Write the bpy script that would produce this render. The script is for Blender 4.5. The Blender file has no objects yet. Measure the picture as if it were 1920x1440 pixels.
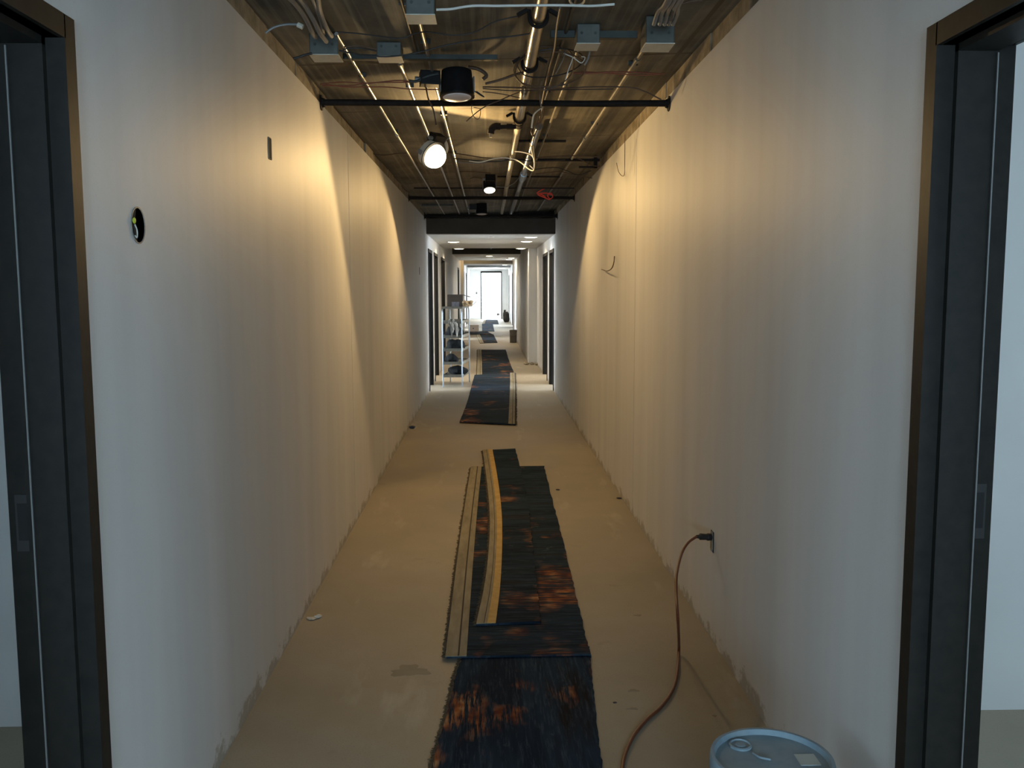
import bpy, bmesh, math, random
from mathutils import Vector, Matrix
random.seed(7)
SC = bpy.context.scene
COL = SC.collection
# ------------------------------------------------------------------ camera, world, exposure
F = 1725.0; H = 1.6
fw = Vector(((915-960)/F, (720-537.7)/F, -1.0)).normalized()
a_ = Vector((-math.sin(math.radians(.3)), math.cos(math.radians(.3)), 0))
up = (a_ - fw*a_.dot(fw)).normalized()
xr_ = fw.cross(up)
W2C = Matrix((xr_, fw, up)).transposed()          # columns = world axes in camera space
C2W = W2C.transposed()
cam_d = bpy.data.cameras.new('camera'); cam = bpy.data.objects.new('camera', cam_d); COL.objects.link(cam)
cam_d.sensor_width = 36.0; cam_d.lens = 36.0*F/1920.0; cam_d.clip_start = .05; cam_d.clip_end = 300
cam.matrix_world = Matrix.Translation((0, 0, H)) @ C2W.to_4x4()
SC.camera = cam
w = bpy.data.worlds.new('world'); SC.world = w; w.use_nodes = True
w.node_tree.nodes['Background'].inputs[0].default_value = (.55, .75, 1, 1)
w.node_tree.nodes['Background'].inputs[1].default_value = .02
vs = SC.view_settings
vs.view_transform = 'Standard'; vs.look = 'None'; vs.exposure = 0.0; vs.gamma = 1.0; vs.use_curve_mapping = False
DAY = (.60, .82, 1.0); WARM = (1.0, .66, .28)
K_NEARWIN = 4.9; K_BACKWIN = 40.0; K_FARWIN = 40.0; K_END = 14.0
K_LAMP1 = 52.0; K_LAMP2 = 62.0; K_DOWN = 11.0

def ray(px, py): return C2W @ Vector(((px-960)/F, -(py-720)/F, -1.0))
def hit(px, py, ax, val):
    d = ray(px, py); o = Vector((0, 0, H)); return o + d*((val-o[ax])/d[ax])
def at(px, py, D): return hit(px, py, 1, D)
def onfloor(px, py, z=0.0): return hit(px, py, 2, z)

XL, XR = -.91, 1.008
def zd(x): return H + 1.072 + (x-XL)/(XR-XL)*.065        # underside of the slab

# ------------------------------------------------------------------ materials
def mat(name, col, rough=.6, metal=0.0, emis=None, es=0.0, spec=.5):
    m = bpy.data.materials.new(name); m.use_nodes = True
    b = m.node_tree.nodes['Principled BSDF']
    b.inputs['Base Color'].default_value = (*col, 1); b.inputs['Roughness'].default_value = rough
    b.inputs['Metallic'].default_value = metal; b.inputs['Specular IOR Level'].default_value = spec
    if emis:
        b.inputs['Emission Color'].default_value = (*emis, 1); b.inputs['Emission Strength'].default_value = es
    return m
def nd(m, t, **k):
    n = m.node_tree.nodes.new(t)
    for a, v in k.items(): setattr(n, a, v)
    return n
def lk(m, a, b): m.node_tree.links.new(a, b)
def coords(m, scale=(1, 1, 1), loc=(0, 0, 0)):
    tc = nd(m, 'ShaderNodeTexCoord'); mp = nd(m, 'ShaderNodeMapping')
    mp.inputs['Scale'].default_value = scale; mp.inputs['Location'].default_value = loc
    lk(m, tc.outputs['Object'], mp.inputs[0]); return mp.outputs[0]
def noise(m, vec, sc, det=4, rough=.55):
    n = nd(m, 'ShaderNodeTexNoise'); n.inputs['Scale'].default_value = sc; n.inputs['Detail'].default_value = det
    n.inputs['Roughness'].default_value = rough; lk(m, vec, n.inputs['Vector']); return n.outputs['Fac']
def ramp(m, fac, stops, interp='LINEAR'):
    r = nd(m, 'ShaderNodeValToRGB'); r.color_ramp.interpolation = interp
    e = r.color_ramp.elements
    while len(e) < len(stops): e.new(.5)
    for q, (p, c) in zip(e, stops): q.position = p; q.color = (*c, 1)
    lk(m, fac, r.inputs[0]); return r.outputs[0]
def mix(m, fac, a, b, mode='MIX'):
    n = nd(m, 'ShaderNodeMix', data_type='RGBA', blend_type=mode)
    for s, v in ((n.inputs[0], fac), (n.inputs[6], a), (n.inputs[7], b)):
        if isinstance(v, (int, float)): s.default_value = v
        elif isinstance(v, tuple): s.default_value = (*v, 1)
        else: lk(m, v, s)
    return n.outputs[2]
def setc(m, o): lk(m, o, m.node_tree.nodes['Principled BSDF'].inputs['Base Color'])
def bump(m, h, st=.3, dist=.01):
    b = nd(m, 'ShaderNodeBump'); b.inputs['Strength'].default_value = st; b.inputs['Distance'].default_value = dist
    lk(m, h, b.inputs['Height']); lk(m, b.outputs[0], m.node_tree.nodes['Principled BSDF'].inputs['Normal'])
def noisy(name, c1, c2, sc=8, rough=.6, metal=0.0, stretch=(1, 1, 1), bs=0.0, spec=.5):
    m = mat(name, c1, rough, metal, spec=spec); f = noise(m, coords(m, stretch), sc, 5)
    setc(m, ramp(m, f, [(.3, c1), (.7, c2)]))
    if bs: bump(m, f, bs)
    return m

M = {}
# painted drywall: roller bands, fine orange peel, scuffs and dirt low down
def wall_mat():
    m = mat('drywall', (.60, .59, .57), .55, spec=.35)
    v = coords(m, (1, 1, 1))
    big = noise(m, coords(m, (1, 1.6, .12)), 2.2, 3)
    c = ramp(m, big, [(.3, (.57, .565, .55)), (.7, (.655, .645, .625))])
    sp = noise(m, v, 170, 2); c = mix(m, ramp(m, sp, [(.30, (.35,)*3), (.40, (0,)*3)]), c, (.48, .47, .46))
    sc = noise(m, coords(m, (1, 1, 1.3)), 5.5, 6, .7)
    sep = nd(m, 'ShaderNodeSeparateXYZ'); g = nd(m, 'ShaderNodeNewGeometry'); lk(m, g.outputs['Position'], sep.inputs[0])
    lowf = nd(m, 'ShaderNodeMapRange'); lk(m, sep.outputs['Z'], lowf.inputs[0])
    lowf.inputs[1].default_value = .0; lowf.inputs[2].default_value = .16; lowf.inputs[3].default_value = .33; lowf.inputs[4].default_value = -.05
    add = nd(m, 'ShaderNodeMath', operation='ADD'); lk(m, sc, add.inputs[0]); lk(m, lowf.outputs[0], add.inputs[1])
    c = mix(m, ramp(m, add.outputs[0], [(.72, (0,)*3), (.80, (.75,)*3)]), c, (.30, .26, .20))
    setc(m, c)
    b1 = noise(m, v, 140, 3); b2 = noise(m, coords(m, (1, 6, .35)), 3.0, 2)
    mm = nd(m, 'ShaderNodeMath', operation='MULTIPLY_ADD'); lk(m, b1, mm.inputs[0]); mm.inputs[1].default_value = .12; lk(m, b2, mm.inputs[2])
    bump(m, mm.outputs[0], .14, .005)
    return m
M['wall'] = wall_mat()
M['wall_plain'] = noisy('room drywall', (.62, .62, .61), (.68, .68, .67), 3, .6)
M['rough'] = noisy('rough firestopped wall top', (.13, .10, .055), (.34, .285, .20), 11, .85, bs=.6)
def floor_mat():
    m = mat('concrete', (.4, .35, .28), .62, spec=.4)
    v = coords(m)
    n1 = noise(m, v, 1.3, 6, .6); c = ramp(m, n1, [(.25, (.245, .21, .155)), (.5, (.31, .265, .20)), (.75, (.37, .32, .245))])
    n2 = noise(m, v, 150, 3); c = mix(m, ramp(m, n2, [(.32, (.5,)*3), (.45, (0,)*3)]), c, (.22, .19, .15))
    n3 = noise(m, coords(m, (1, 1, 1), (3.3, 1.2, 0)), 3.2, 7, .62)
    c = mix(m, ramp(m, n3, [(.63, (0,)*3), (.72, (.45,)*3)]), c, (.20, .17, .14))
    n4 = noise(m, coords(m, (1, .25, 1), (7, 2, 0)), 4.0, 5, .6)
    c = mix(m, ramp(m, n4, [(.60, (0,)*3), (.75, (.35,)*3)]), c, (.58, .53, .46))
    setc(m, c)
    r = m.node_tree.nodes['Principled BSDF'].inputs['Roughness']
    rr = ramp(m, n1, [(.3, (.5,)*3), (.7, (.68,)*3)]); lk(m, rr, r)
    bump(m, noise(m, v, 60, 5), .12, .004)
    return m
M['floor'] = floor_mat()
def deck_mat():
    m = mat('ceiling slab', (.2, .17, .12), .72, spec=.15)
    n1 = noise(m, coords(m, (1, .6, 1)), 2.4, 6, .65)
    c = ramp(m, n1, [(.28, (.055, .050, .038)), (.5, (.13, .117, .09)), (.75, (.25, .222, .172))])
    n2 = noise(m, coords(m, (38, .5, 1)), 1.0, 4); c = mix(m, ramp(m, n2, [(.5, (0,)*3), (.75, (.45,)*3)]), c, (.36, .32, .24))
    # panel joints across and along
    br = nd(m, 'ShaderNodeTexBrick'); br.offset = 0.0
    lk(m, coords(m, (1, 1, 1), (.3, .25, 0)), br.inputs['Vector']); br.inputs['Scale'].default_value = 1.0
    br.inputs['Mortar Size'].default_value = .012; br.inputs['Brick Width'].default_value = .62; br.inputs['Row Height'].default_value = 1.22
    c = mix(m, br.outputs['Fac'], c, (.10, .085, .06)); setc(m, c)
    hh = nd(m, 'ShaderNodeMath', operation='SUBTRACT'); lk(m, n2, hh.inputs[0]); lk(m, br.outputs['Fac'], hh.inputs[1])
    bump(m, hh.outputs[0], .25, .004); return m
M['deck'] = deck_mat()
M['soffit'] = noisy('finished ceiling', (.47, .46, .43), (.54, .53, .50), 3, .7)
M['beam'] = noisy('dark bulkhead', (.060, .047, .033), (.085, .068, .050), 5, .8, bs=.2)
M['beam_grey'] = noisy('grey bulkhead', (.20, .21, .21), (.25, .26, .26), 4, .8)
M['frame'] = noisy('dark bronze door frame', (.010, .0095, .008), (.018, .016, .013), 30, .5, bs=.05, spec=.22)
M['steel_dark'] = mat('dark steel', (.02, .019, .018), .45, .6)
M['strike'] = mat('strike metal', (.04, .04, .04), .5, .5)
M['pipe_black'] = noisy('black iron pipe', (.008, .006, .005), (.016, .012, .010), 40, .75, spec=.2)
M['pipe_gal'] = noisy('bright steel pipe', (.20, .17, .13), (.32, .28, .22), 12, .24, .85)
M['pipe_pale'] = noisy('pale wrapped pipe', (.30, .27, .20), (.44, .40, .31), 14, .5)
M['emt'] = noisy('galvanised conduit', (.30, .28, .25), (.42, .40, .36), 20, .33, .85)
M['emt_dull'] = noisy('dull conduit', (.17, .155, .125), (.24, .22, .18), 20, .55, .3)
M['box'] = noisy('galvanised box', (.075, .078, .068), (.11, .115, .10), 18, .55, .3)
M['boxlid'] = noisy('pale and lamplit plate', (.50, .47, .38), (.62, .58, .48), 18, .6)
M['strut'] = noisy('green grey strut', (.025, .03, .027), (.05, .057, .05), 12, .6, .2)
M['mc'] = mat('grey armoured cable', (.22, .22, .215), .5, .4)
M['white_cable'] = mat('white cable', (.62, .60, .54), .45)
M['brown_cable'] = mat('brown cable', (.085, .045, .022), .55)
M['red_cable'] = mat('rust red cable', (.20, .05, .02), .5)
M['black_cable'] = mat('black cable', (.015, .013, .012), .5)
M['red_tape'] = mat('red tape', (.85, .08, .05), .5)
M['can_black'] = noisy('black fixture can', (.005, .005, .005), (.010, .009, .009), 30, .8, spec=.15)
M['joint'] = mat('taped joint', (.42, .41, .39), .7)
M['lens_off'] = mat('pale lens', (.62, .58, .58), .3)
M['lens_on'] = mat('lit lens', (.9, .9, .9), .4, emis=(1, .80, .50), es=14)
M['lens_on2'] = mat('lit cool lens', (.9, .9, .9), .4, emis=(1, .84, .62), es=14)
M['down_on'] = mat('lit downlight lens', (.9, .9, .9), .4, emis=(1, .86, .62), es=10)
M['hole'] = mat('dark void', (.012, .012, .011), .9)
M['grey_pl'] = mat('grey plastic box', (.24, .29, .31), .5)
M['nut'] = mat('yellow green wire nut', (.55, .62, .05), .5)
M['cord'] = mat('dark red brown extension cord', (.13, .035, .015), .45)
M['plug'] = mat('black plug', (.012, .011, .011), .5)
M['bucket'] = noisy('pale blue plastic', (.14, .24, .32), (.20, .31, .38), 6, .5)
M['lid'] = noisy('dusty blue lid', (.13, .20, .25), (.24, .31, .34), 9, .6, bs=.1)
M['label'] = mat('dusty paper label', (.42, .45, .43), .7)
M['chrome'] = mat('chrome tube', (.30, .36, .42), .34, .9)
M['band'] = noisy('grey shelf band', (.13, .125, .10), (.19, .18, .15), 20, .6)
M['blk_cloth'] = noisy('black cloth', (.006, .007, .008), (.016, .017, .018), 14, .9, spec=.1)
M['grey_cloth'] = noisy('grey cloth', (.30, .29, .26), (.48, .46, .42), 22, .9)
M['card'] = noisy('brown cardboard', (.06, .044, .032), (.09, .068, .05), 6, .85)
M['cardin'] = mat('dark carton flap', (.03, .028, .025), .85)
M['cardlab'] = noisy('grey printed label', (.17, .16, .18), (.27, .26, .29), 60, .7)
M['tan'] = noisy('crumpled tan paper', (.22, .15, .075), (.42, .30, .17), 40, .9)
M['bluebin'] = mat('grey blue plastic', (.16, .22, .29), .6)
M['greybin'] = noisy('dark grey plastic', (.10, .095, .085), (.16, .15, .135), 8, .6)
M['bag'] = noisy('black bag', (.02, .018, .016), (.05, .045, .04), 16, .7)
M['white_carton'] = noisy('white carton', (.78, .72, .69), (.84, .79, .76), 6, .8)
M['debris_w'] = mat('white debris', (.55, .50, .42), .8)
M['debris_d'] = mat('dark debris', (.03, .028, .03), .7)
M['debris_b'] = mat('dark blue debris', (.02, .04, .08), .5)
M['pane'] = mat('window glow', (.1, .1, .1), .5, emis=DAY, es=K_NEARWIN)
M['pane_far'] = mat('far window glow', (.1, .1, .1), .5, emis=(.78, .89, 1.0), es=K_FARWIN)
M['pane_farw'] = mat('far warm window glow', (.1, .1, .1), .5, emis=(.95, .93, .88), es=K_FARWIN*.6)
M['pane_back'] = mat('back window glow', (.1, .1, .1), .5, emis=(.54, .78, 1.0), es=K_BACKWIN)
M['pane_end'] = mat('end window glow', (.1, .1, .1), .5, emis=(.80, .92, 1.0), es=K_END)
M['bulb'] = mat('added bulb glow', (.9, .8, .6), .5, emis=(1, .62, .22), es=260)
def rug_mat(name, along=False, seed=0.0, th=.52):
    """woven runner: navy and charcoal ground, rust and ochre threads, teal flecks, streaks run with the weft"""
    m = mat(name, (.02, .025, .035), .9, spec=.06)
    st = (9, 1.0, 1) if along else (1.0, 9, 1)
    fn = (60, 5, 1) if along else (4, 62, 1)
    L = (seed*3.1, seed*1.7, seed)
    base = noise(m, coords(m, tuple(s*.35 for s in st), L), 2.0, 4, .6)
    c = ramp(m, base, [(.30, (.007, .011, .018)), (.45, (.011, .019, .032)), (.55, (.018, .034, .054)), (.66, (.016, .013, .014)), (.80, (.04, .06, .08))])
    fine = noise(m, coords(m, fn, L), 1.6, 5, .7)
    c = mix(m, ramp(m, fine, [(.50, (0,)*3), (.70, (.7,)*3)]), c, (.055, .078, .10))
    patch = noise(m, coords(m, (2.2, 1.5, 1) if along else (1.6, 1.25, 1), (seed*2.3+4, seed+1.5, 3)), 1.5, 3, .5)
    pf = noise(m, coords(m, (46, 3, 1) if along else (3, 44, 1), (L[0]+5, L[1], L[2])), 1.8, 4, .7)
    mul = nd(m, 'ShaderNodeMath', operation='MULTIPLY'); lk(m, ramp(m, patch, [(th, (0,)*3), (th+.08, (1,)*3)]), mul.inputs[0])
    lk(m, ramp(m, pf, [(.46, (0,)*3), (.58, (1,)*3)]), mul.inputs[1])
    hue = noise(m, coords(m, (3, 3, 1), (9, 9+seed, 1)), 3, 2)
    c = mix(m, mul.outputs[0], c, ramp(m, hue, [(.35, (.12, .035, .02)), (.50, (.32, .11, .035)), (.66, (.42, .24, .12))]))
    tl = noise(m, coords(m, (2.4, 2.4, 1), (seed, 20, 1)), 3, 6, .7)
    c = mix(m, ramp(m, tl, [(.64, (0,)*3), (.74, (.8,)*3)]), c, (.085, .125, .13))
    setc(m, c); bump(m, fine, .5, .004)
    return m
M['rugA'] = rug_mat('streaked rug', True, 1.0)
M['rugB'] = rug_mat('banded rug', False, 2.4, .55)
M['rugC'] = rug_mat('navy rug', False, 5.2, .575)
M['rugD'] = rug_mat('blue black rug', False, 8.1, .60)
M['strip'] = noisy('grey tan binding tape', (.20, .17, .11), (.30, .26, .18), 30, .9, stretch=(1, .2, 1))
M['strip_y'] = noisy('ochre binding tape', (.42, .27, .08), (.54, .36, .13), 20, .9)
M['fringe'] = noisy('dark cut fringe', (.05, .035, .02), (.12, .09, .05), 60, .95)
M['stitch'] = mat('dark stitching', (.04, .03, .022), .9)

# ------------------------------------------------------------------ mesh builders
class MB:
    def __init__(s): s.v = []; s.f = []
    def add(s, vs_, fs):
        n = len(s.v); s.v += [Vector(v) for v in vs_]; s.f += [tuple(i+n for i in f) for f in fs]; return s
    def box(s, x0, x1, y0, y1, z0, z1):
        return s.add([(x, y, z) for x in (x0, x1) for y in (y0, y1) for z in (z0, z1)],
                     [(0, 1, 3, 2), (4, 6, 7, 5), (0, 4, 5, 1), (2, 3, 7, 6), (0, 2, 6, 4), (1, 5, 7, 3)])
    def prism(s, pts, z0, z1):
        n = len(pts); v = [(p[0], p[1], z0) for p in pts] + [(p[0], p[1], z1) for p in pts]
        return s.add(v, [tuple(range(n))[::-1], tuple(range(n, 2*n))] + [(i, (i+1) % n, n+(i+1) % n, n+i) for i in range(n)])
    def tube(s, pts, r, n=8, closed=False, cap=True):
        pts = [Vector(p) for p in pts]; k = len(pts); rs = r if isinstance(r, (list, tuple)) else [r]*k
        prev = None; ring0 = len(s.v)
        for i, p in enumerate(pts):
            a = pts[(i-1) % k] if (i or closed) else p; b = pts[(i+1) % k] if (i < k-1 or closed) else p
            t = (b-a).normalized()
            if prev is None:
                h = Vector((0, 0, 1)) if abs(t.z) < .9 else Vector((1, 0, 0)); u = t.cross(h).normalized()
            else:
                u = (prev - t*prev.dot(t)).normalized()
            prev = u; vv = t.cross(u)
            for j in range(n):
                an = 2*math.pi*j/n; s.v.append(p + (u*math.cos(an)+vv*math.sin(an))*rs[i])
        for i in range(k if closed else k-1):
            for j in range(n):
                a, b = ring0+i*n, ring0+((i+1) % k)*n
                s.f.append((a+j, a+(j+1) % n, b+(j+1) % n, b+j))
        if cap and not closed:
            s.f.append(tuple(ring0+j for j in range(n))[::-1]); s.f.append(tuple(ring0+(k-1)*n+j for j in range(n)))
        return s
    def lathe(s, prof, n=24, mtx=None):
        mtx = mtx or Matrix.Identity(4); b = len(s.v); k = len(prof)
        for r, z in prof:
            for j in range(n):
                an = 2*math.pi*j/n; s.v.append(mtx @ Vector((r*math.cos(an), r*math.sin(an), z)))
        for i in range(k-1):
            for j in range(n): s.f.append((b+i*n+j, b+i*n+(j+1) % n, b+(i+1)*n+(j+1) % n, b+(i+1)*n+j))
        if prof[0][0] > 1e-5: s.f.append(tuple(b+j for j in range(n))[::-1])
        if prof[-1][0] > 1e-5: s.f.append(tuple(b+(k-1)*n+j for j in range(n)))
        return s
    def xbox(s, mtx, sx, sy, sz):
        """box with centred base transformed by a matrix"""
        v = [mtx @ Vector((x*sx/2, y*sy/2, z*sz)) for x in (-1, 1) for y in (-1, 1) for z in (0, 1)]
        return s.add(v, [(0, 1, 3, 2), (4, 6, 7, 5), (0, 4, 5, 1), (2, 3, 7, 6), (0, 2, 6, 4), (1, 5, 7, 3)])
    def blob(s, c, r, seed=0, amp=.25, nu=16, nv=10, flat=None):
        rnd = random.Random(seed); ph = [rnd.uniform(0, 6.28) for _ in range(6)]; b = len(s.v); c = Vector(c)
        for i in range(nv+1):
            th = math.pi*i/nv
            for j in range(nu):
                an = 2*math.pi*j/nu
                k = 1 + amp*(math.sin(2*an+ph[0])*.4*math.sin(th) + math.sin(3*an+ph[1]+2*th)*.35*math.sin(th) + math.sin(5*an+ph[2]-3*th)*.25*math.sin(th) + .3*math.sin(4*th+ph[3]))
                z = math.cos(th)*r[2]*k
                if flat is not None: z = max(z, flat)
                s.v.append(c + Vector((math.sin(th)*math.cos(an)*r[0]*k, math.sin(th)*math.sin(an)*r[1]*k, z)))
        for i in range(nv):
            for j in range(nu): s.f.append((b+i*nu+j, b+i*nu+(j+1) % nu, b+(i+1)*nu+(j+1) % nu, b+(i+1)*nu+j))
        return s
    def bbox(s):
        return [min(v[i] for v in s.v) for i in range(3)], [max(v[i] for v in s.v) for i in range(3)]

ORG = {}
def build(name, mb, m, parent=None, smooth=False, bevel=0.0, label=None, org=None):
    if parent is not None: o0 = ORG[parent.name]
    elif org is not None: o0 = Vector(org)
    else:
        lo, hi = mb.bbox(); o0 = Vector(((lo[0]+hi[0])/2, (lo[1]+hi[1])/2, lo[2]))
    me = bpy.data.meshes.new(name); me.from_pydata([v-o0 for v in mb.v], [], mb.f); me.update()
    bm = bmesh.new(); bm.from_mesh(me); bmesh.ops.remove_doubles(bm, verts=bm.verts, dist=1e-6)
    bmesh.ops.recalc_face_normals(bm, faces=bm.faces); bm.to_mesh(me); bm.free()
    if smooth:
        for p in me.polygons: p.use_smooth = True
        try: me.set_sharp_from_angle(angle=math.radians(40))
        except Exception: pass
    o = bpy.data.objects.new(name, me); COL.objects.link(o); me.materials.append(m if not isinstance(m, str) else M[m])
    if parent is not None: o.parent = parent
    else: o.location = o0
    ORG[o.name] = o0
    if bevel:
        bv = o.modifiers.new('bevel', 'BEVEL'); bv.width = bevel; bv.segments = 2; bv.limit_method = 'ANGLE'
    if label: o['label'] = label
    return o
def empty(name, loc):
    o = bpy.data.objects.new(name, None); COL.objects.link(o); o.location = loc; o.empty_display_size = .1; ORG[o.name] = Vector(loc); return o
GROUPS = {'conduit': 'conduits running along the slab', 'junction box': 'junction boxes on the slab', 'pipe hanger': 'strap hangers on the main pipe', 'strut': 'struts across the slab',
          'rug': 'rug runners laid down the corridor', 'debris': 'bits of debris on the floor', 'stain': 'small stains on the floor', 'bundle': 'black bundles on the rack', 'cable': 'loose cables below the slab'}
def tag(o, label, cat, group=None):
    group = group or GROUPS.get(cat)
    o['label'] = label; o['category'] = cat
    if group: o['group'] = group
    return o
def struct(name, mb, m, parent=None, **k):
    o = build(name, mb, m, parent, **k)
    if parent is None: o['kind'] = 'structure'
    return o
def children(o): return [c for c in bpy.data.objects if c.parent == o]
def copy_tree(o, parent=None):
    c = o.copy(); COL.objects.link(c); c.parent = parent
    for ch in children(o): copy_tree(ch, c)
    return c
def smoothpath(pts, n=6):
    """Catmull-Rom through the points"""
    P = [Vector(p) for p in pts]
    if len(P) < 3: return P
    P = [P[0]*2-P[1]] + P + [P[-1]*2-P[-2]]; out = []
    for i in range(1, len(P)-2):
        a, b, c, d = P[i-1:i+3]
        for k in range(n):
            t = k/n; out.append(.5*((2*b)+(c-a)*t+(2*a-5*b+4*c-d)*t*t+(3*b-a-3*c+d)*t**3))
    out.append(P[-2]); return out

# ------------------------------------------------------------------ room shell
struct('floor', MB().box(-5.2, 5.2, -4.2, 50, -.12, 0), 'floor', org=(0, 0, 0))
Y0 = -4.0; YE = 46.0
mb = MB(); zl, zr = zd(-5.2), zd(5.2)
mb.add([(-5.2, Y0-.2, zl), (5.2, Y0-.2, zr), (5.2, 50, zr), (-5.2, 50, zl), (-5.2, Y0-.2, zl+.2), (5.2, Y0-.2, zr+.2), (5.2, 50, zr+.2), (-5.2, 50, zl+.2)],
       [(0, 1, 2, 3), (4, 7, 6, 5), (0, 4, 5, 1), (1, 5, 6, 2), (2, 6, 7, 3), (3, 7, 4, 0)])
struct('ceiling', mb, 'deck', org=(0, 0, 0))
DH = 2.18           # head of the door frames
LDOORS = [(1.17, 2.10), (14.12, 15.08), (15.62, 16.75), (18.1, 19.4), (27.8, 29.0), (34.0, 35.6), (38.2, 39.6)]
RDOORS = [(1.20, 2.13), (14.12, 15.08), (15.62, 16.85)]
RDOORS2 = [(37.2, 38.6), (43.6, 44.8)]
TH = .155
def wall(name, x, sgn, ya, yb, doors, z1, m='wall', holes=()):
    """sgn -1: body extends to -x; openings cut from the floor to the head of each frame; small holes as (y0,y1,z0,z1)"""
    mb = MB(); xs = sorted((x, x+sgn*TH)); cuts = sorted(doors); y = ya
    def solid(a, b):
        hs = sorted([h for h in holes if a < h[0] < b]); c = a
        for h in hs:
            if h[0] > c: mb.box(*xs, c, h[0], 0, z1)
            mb.box(*xs, h[0], h[1], 0, h[2]); mb.box(*xs, h[0], h[1], h[3], z1); c = h[1]
        if b > c: mb.box(*xs, c, b, 0, z1)
    for a, b in cuts:
        solid(y, a); mb.box(*xs, a, b, DH-.05, z1); y = b
    solid(y, yb); return struct(name, mb, m, org=(x, ya, 0))
wall('wall_left', XL, -1, Y0, YE, [(a+.045, b-.045) for a, b in LDOORS], H+1.0)
wall('wall_right', XR, 1, Y0, 19.0, [(a+.045, b-.045) for a, b in RDOORS], H+1.052)
struct('wall_right', MB().box(.838, XR+TH, 19.0, 31.4, 0, H+1.05), 'wall')
wall('wall_right', XR, 1, 31.4, YE, [(a+.045, b-.045) for a, b in RDOORS2], H+1.05)
struct('wall_left', MB().box(XL, -.82, 31.2, 32.0, 0, H+1.0), 'wall')
for nm, x, sg, yj in (('wall_left', XL, 1, 6.15), ('wall_right', XR, -1, 6.31)):
    w0 = bpy.data.objects[nm]; build('drywall_joint', MB().box(min(x, x+sg*.0012), max(x, x+sg*.0012), yj, yj+.006, .02, H+.99), M['joint'], w0)
# unfinished strips between the paint line and the slab, set a little back
def top_strip(x, sgn, z0, z1, ya, yb):
    rnd = random.Random(3 if sgn < 0 else 4); mb = MB(); y = ya
    while y < yb:
        l = rnd.uniform(.15, .6); d = rnd.uniform(-.004, .012); xa = x+sgn*d
        mb.box(min(xa, x+sgn*TH), max(xa, x+sgn*TH), y, min(y+l, yb), z0, z1); y += l
    return mb
struct('wall_left', top_strip(XL, -1, H+1.0, H+1.08, Y0, 19), 'rough')
struct('wall_right', top_strip(XR, 1, H+1.052, H+1.145, Y0, 19), 'rough')
# back end of the corridor, with its window
struct('wall_back', MB().box(XL-TH, XR+TH, Y0-.15, Y0, 0, 2.8), 'wall_plain')
# end wall with a tall opening
ex0, ex1, ez = -.36, .69, H+.773
struct('wall_end', MB().box(-1.2, ex0, YE, YE+.15, 0, 2.8).box(ex1, 1.3, YE, YE+.15, 0, 2.8).box(ex0, ex1, YE, YE+.15, ez, 2.8), 'wall_plain')
nwin = [0]
def window(mb_pane, m, frame=None):
    nwin[0] += 1
    o = struct('window_%d' % nwin[0], mb_pane, m)
    if frame: build('window_frame', frame, 'frame', o)
    return o
wn = window(MB().box(ex0+.05, ex1-.05, YE+.05, YE+.06, .02, ez-.1), 'pane_end',
       MB().box(ex0, ex0+.05, YE-.02, YE+.12, 0, ez).box(ex1-.05, ex1, YE-.02, YE+.12, 0, ez).box(ex0+.05, ex1-.05, YE-.02, YE+.12, ez-.1, ez))
window(MB().box(-.6, .7, Y0+.01, Y0+.02, .9, 2.2), 'pane_back',
       MB().box(-.65, -.6, Y0, Y0+.05, .85, 2.25).box(.7, .75, Y0, Y0+.05, .85, 2.25).box(-.6, .7, Y0, Y0+.05, .85, .9).box(-.6, .7, Y0, Y0+.05, 2.2, 2.25))

# door frames: hollow metal, double rabbet; profile in (o = distance into wall from corridor face, t = distance into the opening)
FP = [(-.012, 0), (-.012, .05), (.03, .05), (.03, .066), (.118, .066), (.118, .05), (TH+.012, .05), (TH+.012, 0)]
ndoor = [0]
def door_frame(x, sgn, a, b, label=None, strike=False):
    ndoor[0] += 1
    mb = MB()
    jf = [(x+sgn*o, b-t) for o, t in FP]; jn = [(x+sgn*o, a+t) for o, t in FP]
    mb.prism(jf, 0, DH); mb.prism(jn, 0, DH)
    # head: same profile swept along y
    pts = [(x+sgn*o, DH-t) for o, t in FP]; n = len(pts)
    mb.add([(p[0], a+.045, p[1]) for p in pts]+[(p[0], b-.045, p[1]) for p in pts],
           [tuple(range(n)), tuple(range(n, 2*n))[::-1]] + [(i, (i+1) % n, n+(i+1) % n, n+i) for i in range(n)])
    o = struct('door_%d' % ndoor[0], mb, 'frame', org=(x, b, 0))
    # gasket line on the stop
    if strike:
        xa = x+sgn*.135; g = MB().box(min(xa-.017, xa+.017), max(xa-.017, xa+.017), b-.0515, b-.048, 1.01, 1.14)
        sp_ = build('strike_plate', g, 'strike', o)
        build('strike_slot', MB().box(xa-.012, xa+.012, b-.0525, b-.05, 1.035, 1.12), 'hole', sp_)
        gx = x+sgn*(.106 if sgn < 0 else .118)
        build('gasket', MB().box(gx-.0015, gx+.0015, b-.069, b-.064, 0, DH-.07), 'mc', o, label='thin pale seal along the stop')
    return o
for i, (a, b) in enumerate(LDOORS): door_frame(XL, -1, a, b, strike=(i == 0))
for i, (a, b) in enumerate(RDOORS): door_frame(XR, 1, a, b, strike=(i == 0))
for a, b in RDOORS2: door_frame(XR, 1, a, b)

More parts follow.
